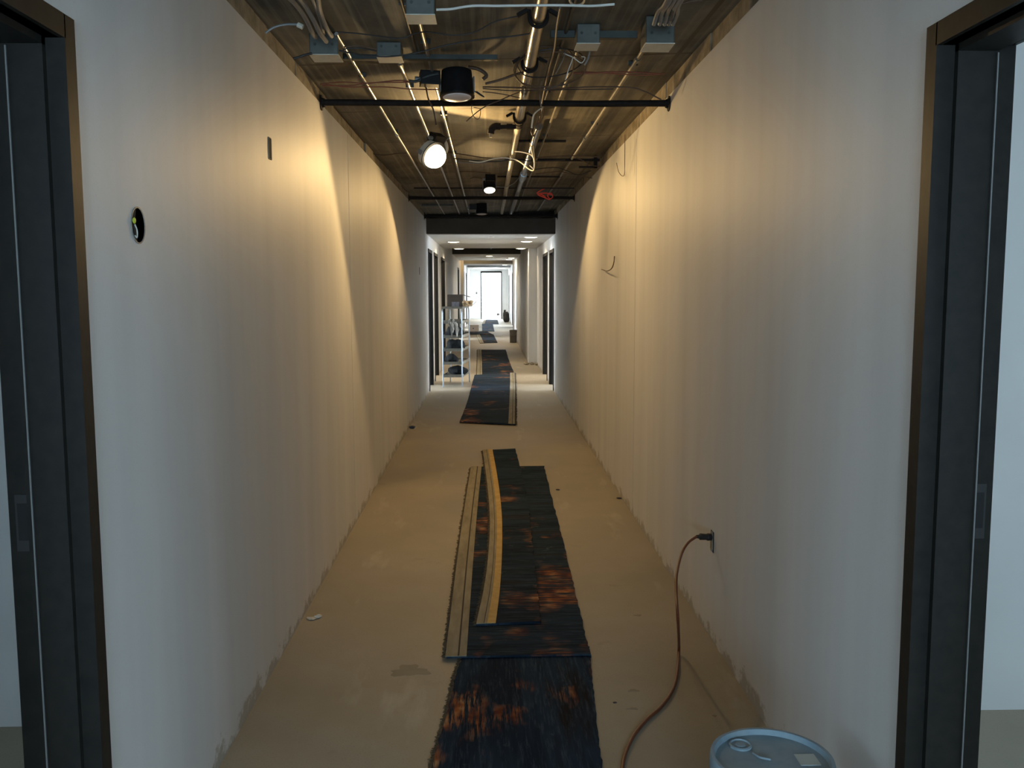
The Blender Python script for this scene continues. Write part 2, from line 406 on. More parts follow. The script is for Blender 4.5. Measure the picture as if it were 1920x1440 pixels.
# near rooms on both sides
def room(sgn, ya, yb, xi, xo, m='wall_plain', z1=2.62, pane='pane', win=None, cz=None):
    side = 'left' if sgn < 0 else 'right'; t = .1
    A, B = sorted((sgn*xi, sgn*xo))
    struct('wall_'+side, MB().box(A, B, yb, yb+t, 0, z1), m)
    struct('wall_'+side, MB().box(A, B, ya-t, ya, 0, z1), m)
    wy0, wy1, wz0, wz1 = win; xa, xb = sorted((sgn*xo, sgn*(xo+.12)))
    struct('wall_'+side, MB().box(xa, xb, ya-t, wy0, 0, z1).box(xa, xb, wy1, yb+t, 0, z1).box(xa, xb, wy0, wy1, 0, wz0).box(xa, xb, wy0, wy1, wz1, z1), m)
    px = sgn*(xo+.06); pa, pb = sorted((px, px+sgn*.02))
    fr = MB()
    for q in ((wy0-.02, wy0+.03, wz0, wz1), (wy1-.03, wy1+.02, wz0, wz1), (wy0, wy1, wz0-.02, wz0+.03), (wy0, wy1, wz1-.03, wz1+.02)):
        fr.box(min(px-.03, px+.03), max(px-.03, px+.03), *q)
    window(MB().box(pa, pb, wy0, wy1, wz0, wz1), pane, fr)
    if cz: struct('ceiling', MB().box(A, B, ya, yb, cz, cz+.05), 'soffit')
XI_L, XI_R = -XL+TH, XR+TH
room(-1, -1.5, 3.27, XI_L, 4.6, win=(-.6, 1.2, .8, 2.3), cz=2.55)
room(1, -1.5, 3.29, XI_R, 4.6, win=(-.6, 2.6, .5, 2.4), cz=2.55)
# far rooms beside the far doors
room(-1, 13.8, 15.3, XI_L, 4.6, pane='pane_far', win=(13.9, 15.2, .1, 2.2), cz=2.5)
room(-1, 15.45, 17.2, XI_L, 4.6, pane='pane_farw', win=(15.6, 17.0, .1, 2.2), cz=2.5)
room(-1, 17.9, 19.8, XI_L, 4.6, pane='pane_farw', win=(18.2, 19.4, 1.2, 2.0), cz=2.5)
room(-1, 27.0, 29.6, XI_L, 4.6, pane='pane_far', win=(27.4, 29.2, .1, 2.2), cz=2.5)
room(-1, 33.4, 40.5, XI_L, 4.6, pane='pane_far', win=(34.0, 39.8, .1, 2.2), cz=2.5)
room(1, 13.8, 15.3, XI_R, 4.6, pane='pane_far', win=(13.9, 15.2, .1, 2.2), cz=2.5)
room(1, 15.45, 17.2, XI_R, 4.6, pane='pane_farw', win=(15.6, 17.0, .1, 2.2), cz=2.5)
room(1, 36.0, 45.4, XI_R, 4.6, pane='pane_far', win=(37.0, 45.0, .1, 2.2), cz=2.5)

# bulkheads and finished ceilings further down
B1 = 13.85
nt = [0]
def trim(mb, m):
    nt[0] += 1; return struct('trim_%d' % nt[0], mb, m)
trim(MB().box(XL, XR, B1, B1+.18, H+.784, H+1.01), 'beam')
struct('ceiling', MB().box(XL, XR, B1+.18, 19.0, H+.784, H+.83), 'soffit')
trim(MB().box(XL, .838, 23.8, 24.0, H+.835, H+1.0), 'beam')
struct('ceiling', MB().box(XL, .838, 24.0, 29.6, H+.835, H+.87), 'soffit')
trim(MB().box(-.82, .838, 31.35, 31.5, H+.774, H+.95), 'beam_grey')
struct('ceiling', MB().box(XL, XR, 31.5, 33.6, H+.774, H+.81), 'soffit')
trim(MB().box(XL, XR, 40.8, 41.0, H+.863, H+.96), 'beam_grey')
struct('ceiling', MB().box(XL, XR, 41.0, YE, H+.863, H+.9), 'soffit')

# ------------------------------------------------------------------ lamps
def rot_to(d):
    return Vector(d).to_track_quat('-Z', 'Y').to_matrix().to_4x4()
def area(name, loc, d, size, power, col, parent, spread=180):
    l = bpy.data.lights.new(name, 'AREA'); l.shape = 'DISK'; l.size = size; l.energy = power; l.color = col; l.spread = math.radians(spread)
    o = bpy.data.objects.new(name, l); COL.objects.link(o)
    mt = rot_to(d); mt.translation = Vector(loc)-ORG[parent.name]; o.matrix_basis = mt; o.parent = parent; return o
def spot(name, loc, d, power, col, parent, size=176, blend=.12, rad=.03):
    l = bpy.data.lights.new(name, 'SPOT'); l.spot_size = math.radians(size); l.spot_blend = blend; l.energy = power; l.color = col; l.shadow_soft_size = rad
    o = bpy.data.objects.new(name, l); COL.objects.link(o)
    mt = rot_to(d); mt.translation = Vector(loc)-ORG[parent.name]; o.matrix_basis = mt; o.parent = parent; return o
def can(pos, d, r, h, m_lens, label, dome=.2, boxoff=None, power=0, col=WARM, cone=176, group='dangling recessed can lights', body='can_black'):
    """dangling recessed fixture: can body, trim ring, lens, driver box and bracket ears; pos = lens centre, d = facing"""
    pos = Vector(pos); mt = rot_to(d); mt.translation = pos
    root = empty('recessed_light', pos)
    build('can_body', MB().lathe([(r*.35, h), (r*.92, h*.93), (r*.96, h*.5), (r, .012), (r, -.001), (r*.9, -.001), (r*.9, h*.3)], 32, mt), body, root, smooth=True)
    build('trim_ring', MB().lathe([(r*.86, -.004), (r*1.06, -.004), (r*1.06, .004), (r*.86, .006), (r*.86, -.004)], 32, mt), 'steel_dark', root)
    dm = []
    for i in range(7):
        a = math.pi/2*i/6; dm.append((r*.86*math.cos(a), -.004 - dome*r*math.sin(a)))
    build('lens', MB().lathe(dm, 32, mt), m_lens, root, smooth=True)
    if boxoff:
        bm_ = mt @ Matrix.Translation((boxoff[0], boxoff[1], h*.35))
        db_ = build('driver_box', MB().xbox(bm_, .10, .06, .07), 'steel_dark', root, bevel=.003)
        build('knockout_connector', MB().tube([bm_ @ Vector((.05, 0, .03)), bm_ @ Vector((.075, 0, .03))], .013, 10), 'mc', db_)
    for s in (-1, 1):
        e = MB(); bm2 = mt @ Matrix.Translation((s*r*1.03, 0, .02)); e.xbox(bm2, .006, .03, h*.6)
        build('spring_clip', e, 'mc', root)
    if power: spot('lamp_light', pos + Vector(d).normalized()*(dome*r+.034), d, power, col, root, cone)
    return tag(root, label, 'light fixture', group)
n1 = Vector((.64, -.56, -.51)).normalized()
L1 = at(813, 292, 6.29)
can(L1, n1, .094, .06, M['lens_on'], 'glaring lit recessed light dangling by its cable near the left wall', dome=.85, boxoff=(-.03, .10), power=K_LAMP1, body='boxlid')
n2 = Vector((.05, -.42, -1.0)).normalized()
L2 = at(918, 356, 9.2)
can(L2, n2, .062, .10, M['lens_on2'], 'smaller lit recessed light hanging in mid corridor ahead of the dark bulkhead', dome=.3, boxoff=(.0, .09), power=K_LAMP2, cone=158)
LU = at(857, 181, 4.75)
can(LU, (0.02, -.10, -1), .083, .135, M['lens_off'], 'large unlit black can light hanging just in front of the black crossing pipe', dome=.12, boxoff=(.135, .0))
LU2 = at(903, 401, 12.4)
can(LU2, (0, -.1, -1), .075, .15, M['lens_off'], 'small unlit black can light hanging close to the dark bulkhead', dome=.1, boxoff=(.11, 0))

# downlights flush in the finished ceilings
def downlight(px, py, z, r, label, power=K_DOWN):
    p = hit(px, py, 2, z)
    root = empty('downlight', p)
    build('trim_ring', MB().lathe([(r, .004), (r*1.18, .004), (r*1.15, -.006), (r, -.008), (r, .004)], 28, Matrix.Translation(p)), 'lens_off', root)
    build('lens', MB().lathe([(r, -.006), (r*.6, -.013), (.0005, -.015)], 28, Matrix.Translation(p)), 'down_on', root, smooth=True)
    area('lamp_light', p+Vector((0, 0, -.03)), (0, 0, -1), r*2, power, (1, .80, .50), root, 150)
    return tag(root, label, 'light fixture', 'lit downlights in the finished ceiling')
zc = H+.784
downlight(850.2, 453.3, zc, .098, 'lit round downlight on the left of the finished ceiling nearest the bulkhead')
downlight(860.5, 466.0, zc, .098, 'lit round downlight left side, second along, at the far edge of the first finished ceiling')
downlight(995.2, 444.3, zc, .098, 'lit round downlight at right, right behind the large dark bulkhead')
downlight(987.2, 452.4, zc, .098, 'lit round downlight second in the row along the right side')
downlight(976.5, 465.6, zc, .098, 'lit round downlight third in the right row beside the white column')
downlight(917.5, 479.7, H+.835, .095, 'lit round downlight in the middle of the second finished ceiling')
downlight(958.7, 483.7, H+.835, .095, 'lit round downlight on the right of the second ceiling, nearer of the overlapping pair')
downlight(954.6, 486.3, H+.835, .095, 'lit round downlight on the right of the second ceiling, farther of the overlapping pair')
downlight(946.3, 496.6, H+.774, .095, 'lit round downlight far away on the right under the low grey bulkhead')
downlight(890.8, 502.3, H+.863, .10, 'lit round downlight far away on the left before the end wall')
downlight(941.5, 502.6, H+.863, .10, 'lit round downlight far away on the right before the end window')
p = hit(921, 443.8, 2, zc)
t = empty('smoke_detector', p)
build('base_plate', MB().lathe([(.05, 0), (.05, -.006), (.0005, -.006)], 20, Matrix.Translation(p)), 'lens_off', t)
build('sensor_head', MB().lathe([(.042, -.006), (.036, -.014), (.0005, -.016)], 20, Matrix.Translation(p)), 'boxlid', t)
tag(t, 'flat white ceiling disc in the middle of the finished ceiling just past the dark bulkhead', 'detector')
p = hit(920.5, 464.6, 2, zc)
t = empty('ceiling_sprinkler', p)
build('cover_plate', MB().lathe([(.035, 0), (.035, -.004), (.0005, -.004)], 16, Matrix.Translation(p)), 'lens_off', t)
build('deflector', MB().lathe([(.004, -.004), (.004, -.02), (.018, -.02), (.018, -.023), (.0005, -.023)], 16, Matrix.Translation(p)), 'chrome', t)
tag(t, 'tiny white sprinkler cover at the far edge of the first finished ceiling', 'sprinkler')
# unseen bulb added to light the bulkhead beyond the second ceiling
p = Vector((-.45, 30.6, H+.93)); t = empty('added_bulb', p)
build('added_globe', MB().blob(p, (.035, .035, .04), amp=0), 'bulb', t, smooth=True)
build('added_socket', MB().tube([p+Vector((0, 0, .035)), p+Vector((0, 0, .14))], .016), 'plug', t)
tag(t, 'unseen warm bulb added in the open bay to tint the far bulkhead orange', 'added light')

# ------------------------------------------------------------------ pipes and conduits
def straight(name, x, z, ya, yb, r, m, label, cat, parts=None, smooth=True):
    o = build(name, MB().tube([(x, ya, z), (x, yb, z)], r, 16), m, smooth=smooth); tag(o, label, cat); return o
# crossing pipes with wall flanges
def cross_pipe(D, z, r, label, seed):
    rnd = random.Random(seed)
    o = empty('black_pipe', (XL, D, z))
    pts = [Vector((XL+.005+(XR-XL-.01)*i/12, D, z+.0018*math.sin(i*1.1+seed))) for i in range(13)]
    build('pipe_run', MB().tube(pts, [r*rnd.uniform(.96, 1.05) for _ in pts], 14), 'pipe_black', o, smooth=True)
    for s, x in ((1, XL), (-1, XR)):
        mt = Matrix.Translation((x, D, z)) @ Matrix.Rotation(math.radians(90)*s, 4, 'Y')
        build('wall_flange', MB().lathe([(r*2.4, .001), (r*2.4, .006), (r*1.5, .008), (r*1.3, .022), (r*1.0, .022)], 20, mt), 'pipe_black', o)
    tag(o, label, 'pipe', 'black pipes crossing wall to wall'); return o
cross_pipe(5.2, H+1.005, .0175, 'black iron pipe crossing wall to wall, the nearest one', 1)
cross_pipe(10.78, H+1.018, .018, 'black iron pipe crossing wall to wall, midway behind the second lit lamp', 2)
cross_pipe(13.4, H+1.012, .022, 'thick black pipe crossing right above the dark bulkhead', 3)
# sprinkler main
zz = H+1.062; mx = .205
o = empty('sprinkler_main', (mx, 2.3, zz))
build('pipe_run', MB().tube([(mx, 1.0, zz), (mx, 6.15, zz)], .029, 20), 'pipe_gal', o, smooth=True)
build('pipe_run', MB().tube([(mx, 6.15, zz), (mx, 13.5, zz)], .023, 16), 'pipe_pale', o, smooth=True, label='paler thinner run of the pipe')
build('coupling', MB().tube([(mx, 6.08, zz), (mx, 6.2, zz)], .033, 20), 'pipe_black', o, label='black coupling')
tag(o, 'long shiny sprinkler main pipe running down the corridor below the slab', 'pipe')
def hanger(D, label, w=.05):
    z = zz; mb = MB(); pts = [(mx+.036*math.cos(a), D, z+.036*math.sin(a)) for a in [math.radians(180+12*k) for k in range(16)]]
    mb.tube([(mx-.036, D, z+.03)]+pts+[(mx+.036, D, z+.03)], .007, 8)
    o = build('pipe_hanger', mb, 'pipe_black'); 
    for s in (-1, 1):
        build('hanger_ear', MB().xbox(Matrix.Translation((mx+s*.06, D, z+.012)) @ Matrix.Rotation(s*.5, 4, 'Y'), .045, .02, .014), 'pipe_black', o)
    tag(o, label, 'pipe hanger')
hanger(3.78, 'black strap hanger round the shiny main pipe, nearest of the three')
hanger(4.55, 'black strap hanger round the shiny main pipe beside the coiled cable')
hanger(5.95, 'black strap hanger round the main pipe right above the dangling elbow branch')
# elbow branch
o = empty('sprinkler_branch', (mx, 6.02, zz-.03))
bz = zz-.045; y_ = 6.02
build('branch_pipe', MB().tube([(mx-.02, y_, bz), (mx-.13, y_, bz-.002)], .014, 14), 'pipe_black', o, smooth=True)
build('coupling', MB().tube([(mx-.045, y_, bz), (mx-.08, y_, bz)], .019, 14), 'pipe_black', o)
build('elbow', MB().tube(smoothpath([(mx-.12, y_, bz), (mx-.155, y_, bz+.002), (mx-.178, y_, bz-.018), (mx-.182, y_, bz-.045)], 5), .022, 14), 'pipe_black', o, smooth=True)
build('sprinkler_tip', MB().tube([(mx-.182, y_, bz-.045), (mx-.184, y_, bz-.066)], .009, 10), 'emt', o)
tag(o, 'black elbow branch with a sprinkler head sticking out left of the main pipe', 'pipe')
# second, darker pipe
M['pipe_dark'] = noisy('dark glossy pipe steel', (.05, .045, .038), (.10, .09, .075), 12, .3, .7)
straight('steel_pipe', .345, H+1.068, 6.3, 13.6, .026, 'pipe_dark', 'dark glossy pipe parallel to the main pipe on its right', 'pipe')
# foil sleeve
o = build('foil_sleeve', MB().tube([(.345, 8.9+.07*i, H+1.068) for i in range(8)], [.03, .036, .032, .038, .031, .037, .032, .028], 14), 'chrome'); tag(o, 'crinkled silver foil sleeve round the dark glossy pipe', 'foil')

def conduit(x, ya, yb, label, r=.009, m='emt', dz=.014, coup=()):
    z = zd(x)-r-dz
    o = empty('conduit', (x, ya, z)); build('tube_run', MB().tube([(x, ya, z), (x, yb, z)], r, 12), m, o, smooth=True)
    for c in coup: build('coupling', MB().tube([(x, c, z), (x, c+.06, z)], r*1.45, 12), m, o)
    y = ya+.8
    while y < min(yb, 8):
        build('strap', MB().box(x-r*2.4, x+r*2.4, y, y+.02, z+r*.2, z+r+dz), 'strut', o); y += 1.7
    tag(o, label, 'conduit'); return o
conduit(-.632, 4.02, 13.8, 'thin shiny conduit nearest the left wall, running to the bulkhead', coup=(6.6,), r=.0075)
conduit(-.415, 4.3, 13.8, 'thin shiny conduit above the glaring lamp, second from the left wall', coup=(4.55,))
conduit(-.272, 3.42, 13.8, 'thin shiny conduit starting at the middle junction box, third from the left wall', coup=(7.6,))
conduit(.735, 3.95, 13.6, 'thin grey conduit along the right side of the slab', r=.010, m='emt_dull', coup=(4.6, 7.0))
conduit(.425, 4.4, 13.6, 'thin grey conduit just right of the main pipe', r=.008, m='emt_dull')
conduit(-.325, 1.2, 4.55, 'thin black rod running straight under the slab left of the middle junction box', r=.006, m='black_cable', dz=.004)
conduit(.345, 1.2, 6.2, 'dark strip standing in for the shadow line just right of the shiny main pipe', r=.007, m='black_cable', dz=.004)  # shadow line on the slab put in as a black rod

# junction boxes
def jbox(x0, x1, D, zb, depth, label, ztop=None, plate='boxlid'):
    xm = (x0+x1)/2; zt = ztop or zd(xm)-.004
    o = empty('junction_box', (xm, D, zb))
    bb_ = build('box_body', MB().box(x0, x1, D, D+depth, zb+.004, zt), 'box', o, bevel=.004)
    build('cover_plate', MB().box(x0-.002, x1+.002, D-.002, D+depth+.002, zb, zb+.004), plate, o, bevel=.001)  # lamp light on the underside is put into the pale plate colour
    for sx in (.2, .8):
        xx = x0+(x1-x0)*sx
        build('knockout', MB().lathe([(.006, 0), (.006, .002), (.0005, .002)], 12, Matrix.Translation((xx, D, zb+.045)) @ Matrix.Rotation(math.pi/2, 4, 'X')), 'strut', bb_)
    tag(o, label, 'junction box'); return o
def jb_px(x0, x1, yb, zb, depth, label, **k):
    a = hit(x0, yb, 2, zb); b = hit(x1, yb, 2, zb); return jbox(a.x, b.x, a.y, zb, depth, label, **k), a, b
J1, a1, b1 = jb_px(580, 634, 103, H+.985, .13, 'square grey junction box by the left wall with cables dropping into it')
J2, a2, b2 = jb_px(706, 752, 106, H+1.02, .12, 'small grey junction box between the left wall and the black can light')
J3, a3, b3 = jb_px(761, 815, 28, H+.98, .12, 'grey junction box cut by the top edge, left of the main pipe')
J4, a4, b4 = jb_px(1082, 1125, 82, H+1.03, .12, 'grey junction box right of the main pipe beside the cable coil')
J5, a5, b5 = jb_px(1211, 1265, 82, H+1.01, .14, 'grey junction box nearest the right wall with grey cables entering its top')

# struts across
def cross_strut(x0, x1, D, h, label, m='strut', dz=.0, depth=.04):
    xm = (x0+x1)/2; zt = min(zd(x0), zd(x1))-dz
    mb = MB().box(x0, x1, D, D+depth, zt-h, zt); mb.box(x0, x1, D-.002, D+.006, zt-h, zt-h+.008)
    o = build('ceiling_strut', mb, m); return tag(o, label, 'strut')
cross_strut(-.70, .05, 4.42, .022, 'dark green-grey strut across the slab behind the left junction boxes', dz=.004)
cross_strut(.28, .66, 4.15, .030, 'dark green-grey strut across the slab behind the right junction boxes')
cross_strut(-.22, .98, 3.22, .035, 'dark strut across the slab at the top edge of the picture')
cross_strut(.24, .60, 7.15, .014, 'slim dark strut right of the main pipe before the midway cables', m='pipe_black')
cross_strut(.15, .98, 8.15, .02, 'brown strut from the main pipe to the right wall with a drop bracket', m='pipe_black')
cross_strut(.10, .75, 9.4, .012, 'slim dark strut right of the main pipe behind the second lit lamp', m='pipe_black')
cross_strut(-.86, -.45, 12.2, .02, 'slim green strut by the left wall close to the bulkhead')
cross_strut(-.80, .95, 10.2, .010, 'slim dark strut across the slab ahead of the midway black pipe', m='pipe_black')
o = build('bracket', MB().box(.93, .96, 8.16, 8.2, H+1.03, H+1.12).box(.80, .96, 8.16, 8.19, H+1.03, H+1.045), 'pipe_black'); tag(o, 'brown drop bracket by the right wall at the end of the strut', 'bracket')

# cables: traced at their own distance under the slab
def cable(pts, D, r, m, label, name='cable', group=None, n=6):
    P = []
    for i, p in enumerate(pts):
        d = D if isinstance(D, (int, float)) else D[0]+(D[1]-D[0])*i/(len(pts)-1)
        q = at(p[0], p[1], d); q.z = min(q.z, zd(q.x)-r-.002); q.x = max(XL+r, min(XR-r, q.x)); P.append(q)
    o = build(name, MB().tube(smoothpath(P, n), r, 8), m, smooth=True); return tag(o, label, 'cable', group)
cable([(818, 18), (845, 17), (885, 11), (935, 11), (1000, 10), (1060, 10), (1110, 11), (1152, 8)], 3.20, .0042, 'white_cable', 'white conduit crossing the slab along the top edge of the picture')
cable([(540, -6), (556, 10), (572, 33), (585, 60), (592, 70)], (3.4, 3.93), .009, 'mc', 'grey armoured cable into the left junction box, leftmost of the bundle')
cable([(560, -6), (572, 10), (588, 38), (600, 62), (612, 78)], (3.4, 3.88), .009, 'mc', 'grey armoured cable into the left junction box, second of the bundle')
cable([(585, -6), (594, 18), (602, 40), (606, 64)], (3.4, 3.93), .008, 'mc', 'grey armoured cable into the left junction box, third of the bundle')
cable([(596, -6), (600, 20), (612, 52), (622, 68)], (3.4, 3.93), .009, 'mc', 'grey armoured cable into the left junction box, rightmost of the bundle')
for k, (x0, xt) in enumerate([(1240, 1226), (1246, 1237), (1254, 1246), (1262, 1254), (1268, 1262)]):
    cable([(x0+14, -6), (x0+4, 12), (x0-6+k*2, 22+k), (xt, 46)], (3.45, 3.76), .008, 'mc', 'grey armoured cable into the right junction box, %s from the left in its bundle' % ['first', 'second', 'third', 'fourth', 'fifth'][k])
cable([(1390, -4), (1330, -2), (1285, 5), (1264, 16), (1258, 40)], 3.6, .005, 'brown_cable', 'dark cable coming from the right wall to the right junction box')
cable([(498, 62), (512, 52), (535, 46), (560, 46)], 3.75, .005, 'mc', 'short grey cable stub reaching out of the left wall top')
o = build('cable_connector', MB().tube([at(558, 46, 3.75), at(568, 51, 3.75)], .010, 10), 'boxlid'); tag(o, 'pale connector on the end of the grey stub by the left wall', 'connector')
cable([(550, 110), (560, 107), (572, 103), (585, 100)], 3.95, .005, 'black_cable', 'short dark cable from the left wall to the left junction box')
cable([(632, 60), (672, 63), (710, 68), (750, 72), (775, 64), (800, 60), (850, 66), (890, 60), (930, 40), (975, 18)], 3.9, .0028, 'black_cable', 'thin black wire sagging from left junction box up toward the main pipe')
cable([(636, 95), (680, 103), (730, 106), (785, 98), (840, 84), (900, 74), (960, 68), (1000, 62)], 4.0, .0032, 'black_cable', 'black wire slanting from the left junction box to the shiny main pipe')
cable([(645, 88), (675, 86), (706, 92)], 4.0, .003, 'brown_cable', 'short brown wire between the two left junction boxes, upper one')
cable([(643, 92), (675, 90), (706, 96)], 4.02, .003, 'black_cable', 'short black wire between the two left junction boxes, lower one')
rb = [([(600, 158), (640, 154), (690, 156), (740, 151), (765, 152)], 'topmost'), ([(604, 161), (660, 160), (700, 155), (768, 154)], 'middle'), ([(610, 158), (650, 163), (720, 163), (770, 167), (822, 168)], 'lowest')]
for pts, w_ in rb: cable(pts, 4.85, .003, 'red_cable', 'rust red wire from the left wall to the black can light, %s of three' % w_)
cable([(910, 157), (940, 149), (965, 140), (985, 135)], 4.7, .006, 'brown_cable', 'armoured brown cable from the black can light up to the coil')
cable([(905, 163), (960, 164), (1040, 166), (1110, 163), (1180, 164), (1210, 172), (1240, 187)], 4.95, .0038, 'brown_cable', 'brown cable from the black can light to the right end of the crossing pipe')
cable([(905, 166), (960, 170), (1020, 169), (1075, 168), (1150, 167)], 4.97, .0025, 'black_cable', 'thin dark wire just under the brown cable behind the crossing pipe')
cable([(1075, 137), (1110, 137), (1150, 135), (1200, 136), (1238, 139)], 4.75, .0042, 'red_cable', 'rust red cable from the coil to the right wall, upper one')
cable([(1090, 134), (1150, 138), (1205, 141), (1245, 138)], 4.76, .003, 'red_cable', 'rust red cable from the coil to the right wall, lower one')
cable([(905, 172), (925, 174), (950, 178), (975, 184)], 5.0, .0025, 'brown_cable', 'thin brown wire drooping from the black can light behind the crossing pipe')
cable([(890, 171), (900, 178), (908, 182), (903, 178), (893, 171)], 4.7, .0025, 'black_cable', 'tiny loop of wire under the driver box of the black can light')
cable([(885, 196), (884, 205), (887, 216), (893, 223), (899, 221), (901, 206), (897, 203), (888, 201)], 5.05, .0018, 'brown_cable', 'small wire loop hanging below the crossing pipe')
cable([(874, 228), (884, 219), (900, 206), (915, 197), (935, 189), (960, 178), (975, 172)], 5.05, .0028, 'brown_cable', 'stiff brown wire end poking down below the crossing pipe')
cable([(822, 138), (800, 143), (782, 152), (768, 152)], 4.7, .007, 'strut', 'dark bent strap at the left of the black can light')
cable([(795, 152), (810, 148), (828, 151)], 4.75, .004, 'emt', 'shiny short lead left of the black can light, upper one')
cable([(778, 153), (792, 151), (805, 156), (822, 156)], 4.75, .0035, 'emt', 'shiny short lead left of the black can light, lower one')
cable([(797, 155), (799, 165), (803, 185), (812, 205), (818, 235)], 4.9, .004, 'brown_cable', 'brown wire running down between the two bright conduits')
cable([(878, 126), (892, 128), (905, 134), (912, 142), (905, 149)], 4.7, .009, 'brown_cable', 'thick dark flex arching over the driver box of the black can light')
# coil of cable round the main pipe
def coil(cx, cy, rx, ry, D, tilt, seed, r, m, label, turns=1):
    rnd = random.Random(seed); P = []
    for i in range(36):
        a = 2*math.pi*i/36; x = rx*math.cos(a)*(1+.04*math.sin(3*a+seed)); y = ry*math.sin(a)*(1+.05*math.sin(2*a+seed))
        ca, sa = math.cos(tilt), math.sin(tilt)
        q = at(cx+x*ca-y*sa, cy+x*sa+y*ca, D+.10*math.sin(a)); q.z = min(q.z, zd(q.x)-r-.002)
        P.append(q)
    o = build('cable_coil', MB().tube(P, r, 8, closed=True), m, smooth=True); return tag(o, label, 'cable')
coil(1030, 130, 66, 34, 4.52, -.08, 1, .0034, 'brown_cable', 'brown cable loop hung round the main pipe, outermost of the coil')
coil(1030, 118, 62, 27, 4.48, -.12, 2, .0030, 'black_cable', 'dark cable loop hung round the main pipe, upper inner one of the coil')
coil(1022, 126, 57, 40, 4.50, -.22, 4, .0030, 'brown_cable', 'brown cable loop hung round the main pipe, tilted inner one of the coil')
coil(1082, 0, 14, 10, 3.3, 0, 3, .004, 'boxlid', 'small pale cable loop right of the main pipe at the top edge')
cable([(1092, 12), (1103, 40), (1107, 75), (1104, 105), (1096, 122)], 4.2, .004, 'mc', 'pale curved cable dropping to the right side of the coil')
cable([(1061, 92), (1056, 110), (1050, 122), (1042, 138)], 4.4, .003, 'emt', 'shiny short wire inside the coil, left one')
cable([(1057, 100), (1075, 108), (1090, 118), (1097, 108), (1090, 106)], 4.4, .0024, 'white_cable', 'thin white wire with a hooked end above the coil')
cable([(1074, 109), (1070, 120), (1066, 130), (1060, 150)], 4.42, .0024, 'white_cable', 'thin white wire hanging through the coil')
cable([(1050, 15), (1044, 50), (1040, 90), (1030, 130), (1022, 165), (1016, 195)], (3.4, 5.0), .004, 'brown_cable', 'brown cable dropping beside the main pipe through the coil')
cable([(1015, 152), (1013, 165), (1012, 180), (1015, 200)], 5.0, .004, 'emt', 'shiny wire end in front of the crossing pipe right of the main pipe')
# white hanging flex beyond the crossing pipe
cable([(1018, 202), (1010, 206), (1001, 215), (998, 230), (997, 240)], 5.6, .0046, 'white_cable', 'bright white flex bend hanging below the crossing pipe')
cable([(995, 268), (997, 283), (1001, 300), (1002, 312), (999, 320), (990, 316), (978, 306), (965, 299), (945, 296), (925, 298), (900, 304), (880, 302)], (6.2, 6.9), .0042, 'white_cable', 'long white flex with a hairpin bend hanging below the slab')
cable([(965, 284), (978, 285), (995, 290), (1001, 300), (1001, 316), (993, 310)], 6.3, .0036, 'white_cable', 'second white flex crossing to the hairpin bend')
cable([(999, 270), (1001, 284), (1003, 305)], 6.4, .003, 'emt', 'shiny wire lying against the hairpin flex')
cable([(1021, 205), (1018, 220), (1010, 235), (1004, 250), (1000, 255), (996, 246), (1001, 238), (1008, 228), (1012, 212)], 5.7, .0036, 'brown_cable', 'bundled brown cable loop hanging beside the white flex')
cable([(1014, 205), (1012, 225), (1006, 246), (1000, 262), (998, 275)], 5.8, .003, 'brown_cable', 'brown cable dropping behind the bundled loop')
# midway runs of cable across the slab
for k, (pts, D, m, w_) in enumerate([
    ([(835, 285), (870, 290), (910, 296), (950, 297), (1000, 296), (1060, 292), (1125, 294)], 7.6, 'brown_cable', 'uppermost'),
    ([(850, 297), (890, 301), (930, 303), (960, 300), (1010, 302), (1060, 300)], 7.7, 'black_cable', 'second'),
    ([(856, 304), (900, 306), (945, 300), (985, 305)], 7.8, 'mc', 'third'),
    ([(700, 288), (720, 291), (745, 288), (765, 284)], 7.6, 'brown_cable', 'leftmost'),
    ([(1080, 296), (1095, 302), (1110, 310), (1125, 312)], 8.1, 'brown_cable', 'rightmost'),
    ([(1000, 318), (1040, 314), (1062, 320), (1085, 328), (1108, 320)], 8.6, 'black_cable', 'sagging'),
    ([(1005, 326), (1050, 322), (1080, 328), (1110, 334)], 8.9, 'brown_cable', 'lower'),
    ([(860, 322), (890, 322), (920, 325)], 8.9, 'brown_cable', 'short'),
    ]):
    cable(pts, D, .004, m, '%s of the cables strung across the slab past the glaring lamp' % w_)
cable([(1184, 252), (1183, 275), (1180, 300), (1172, 325), (1167, 330), (1160, 322), (1156, 305)], 6.85, .0022, 'brown_cable', 'thin wire loop hanging against the upper right wall')
cable([(1022, 344), (1016, 356), (1007, 362), (1018, 366), (1027, 373), (1036, 370), (1033, 362), (1026, 366), (1031, 374), (1020, 370), (1008, 364), (1024, 362), (1036, 366)], 10.66, .0065, 'red_tape', 'bright red wire tangle hanging by the midway black pipe')
cable([(985, 345), (995, 353), (1008, 362)], 10.7, .003, 'red_cable', 'thin red wire leading to the bright red tangle')
cable([(929, 350), (945, 351), (960, 346), (972, 335), (975, 322)], 9.3, .0035, 'mc', 'pale flex arching right from the second lit lamp')
cable([(882, 335), (890, 332), (903, 335), (912, 340)], 9.4, .0035, 'brown_cable', 'brown flex hooking left from the second lit lamp')
cable([(832, 262), (836, 268), (838, 278), (836, 286)], 6.6, .012, 'boxlid', 'pale metal strap hanging right behind the glaring lamp')
cable([(824, 280), (832, 268), (838, 262), (843, 256)], 6.5, .004, 'mc', 'cable that holds the glaring lamp up to the slab')
cable([(880, 386), (876, 392), (884, 400)], 12.4, .004, 'mc', 'short flex beside the small unlit can light')

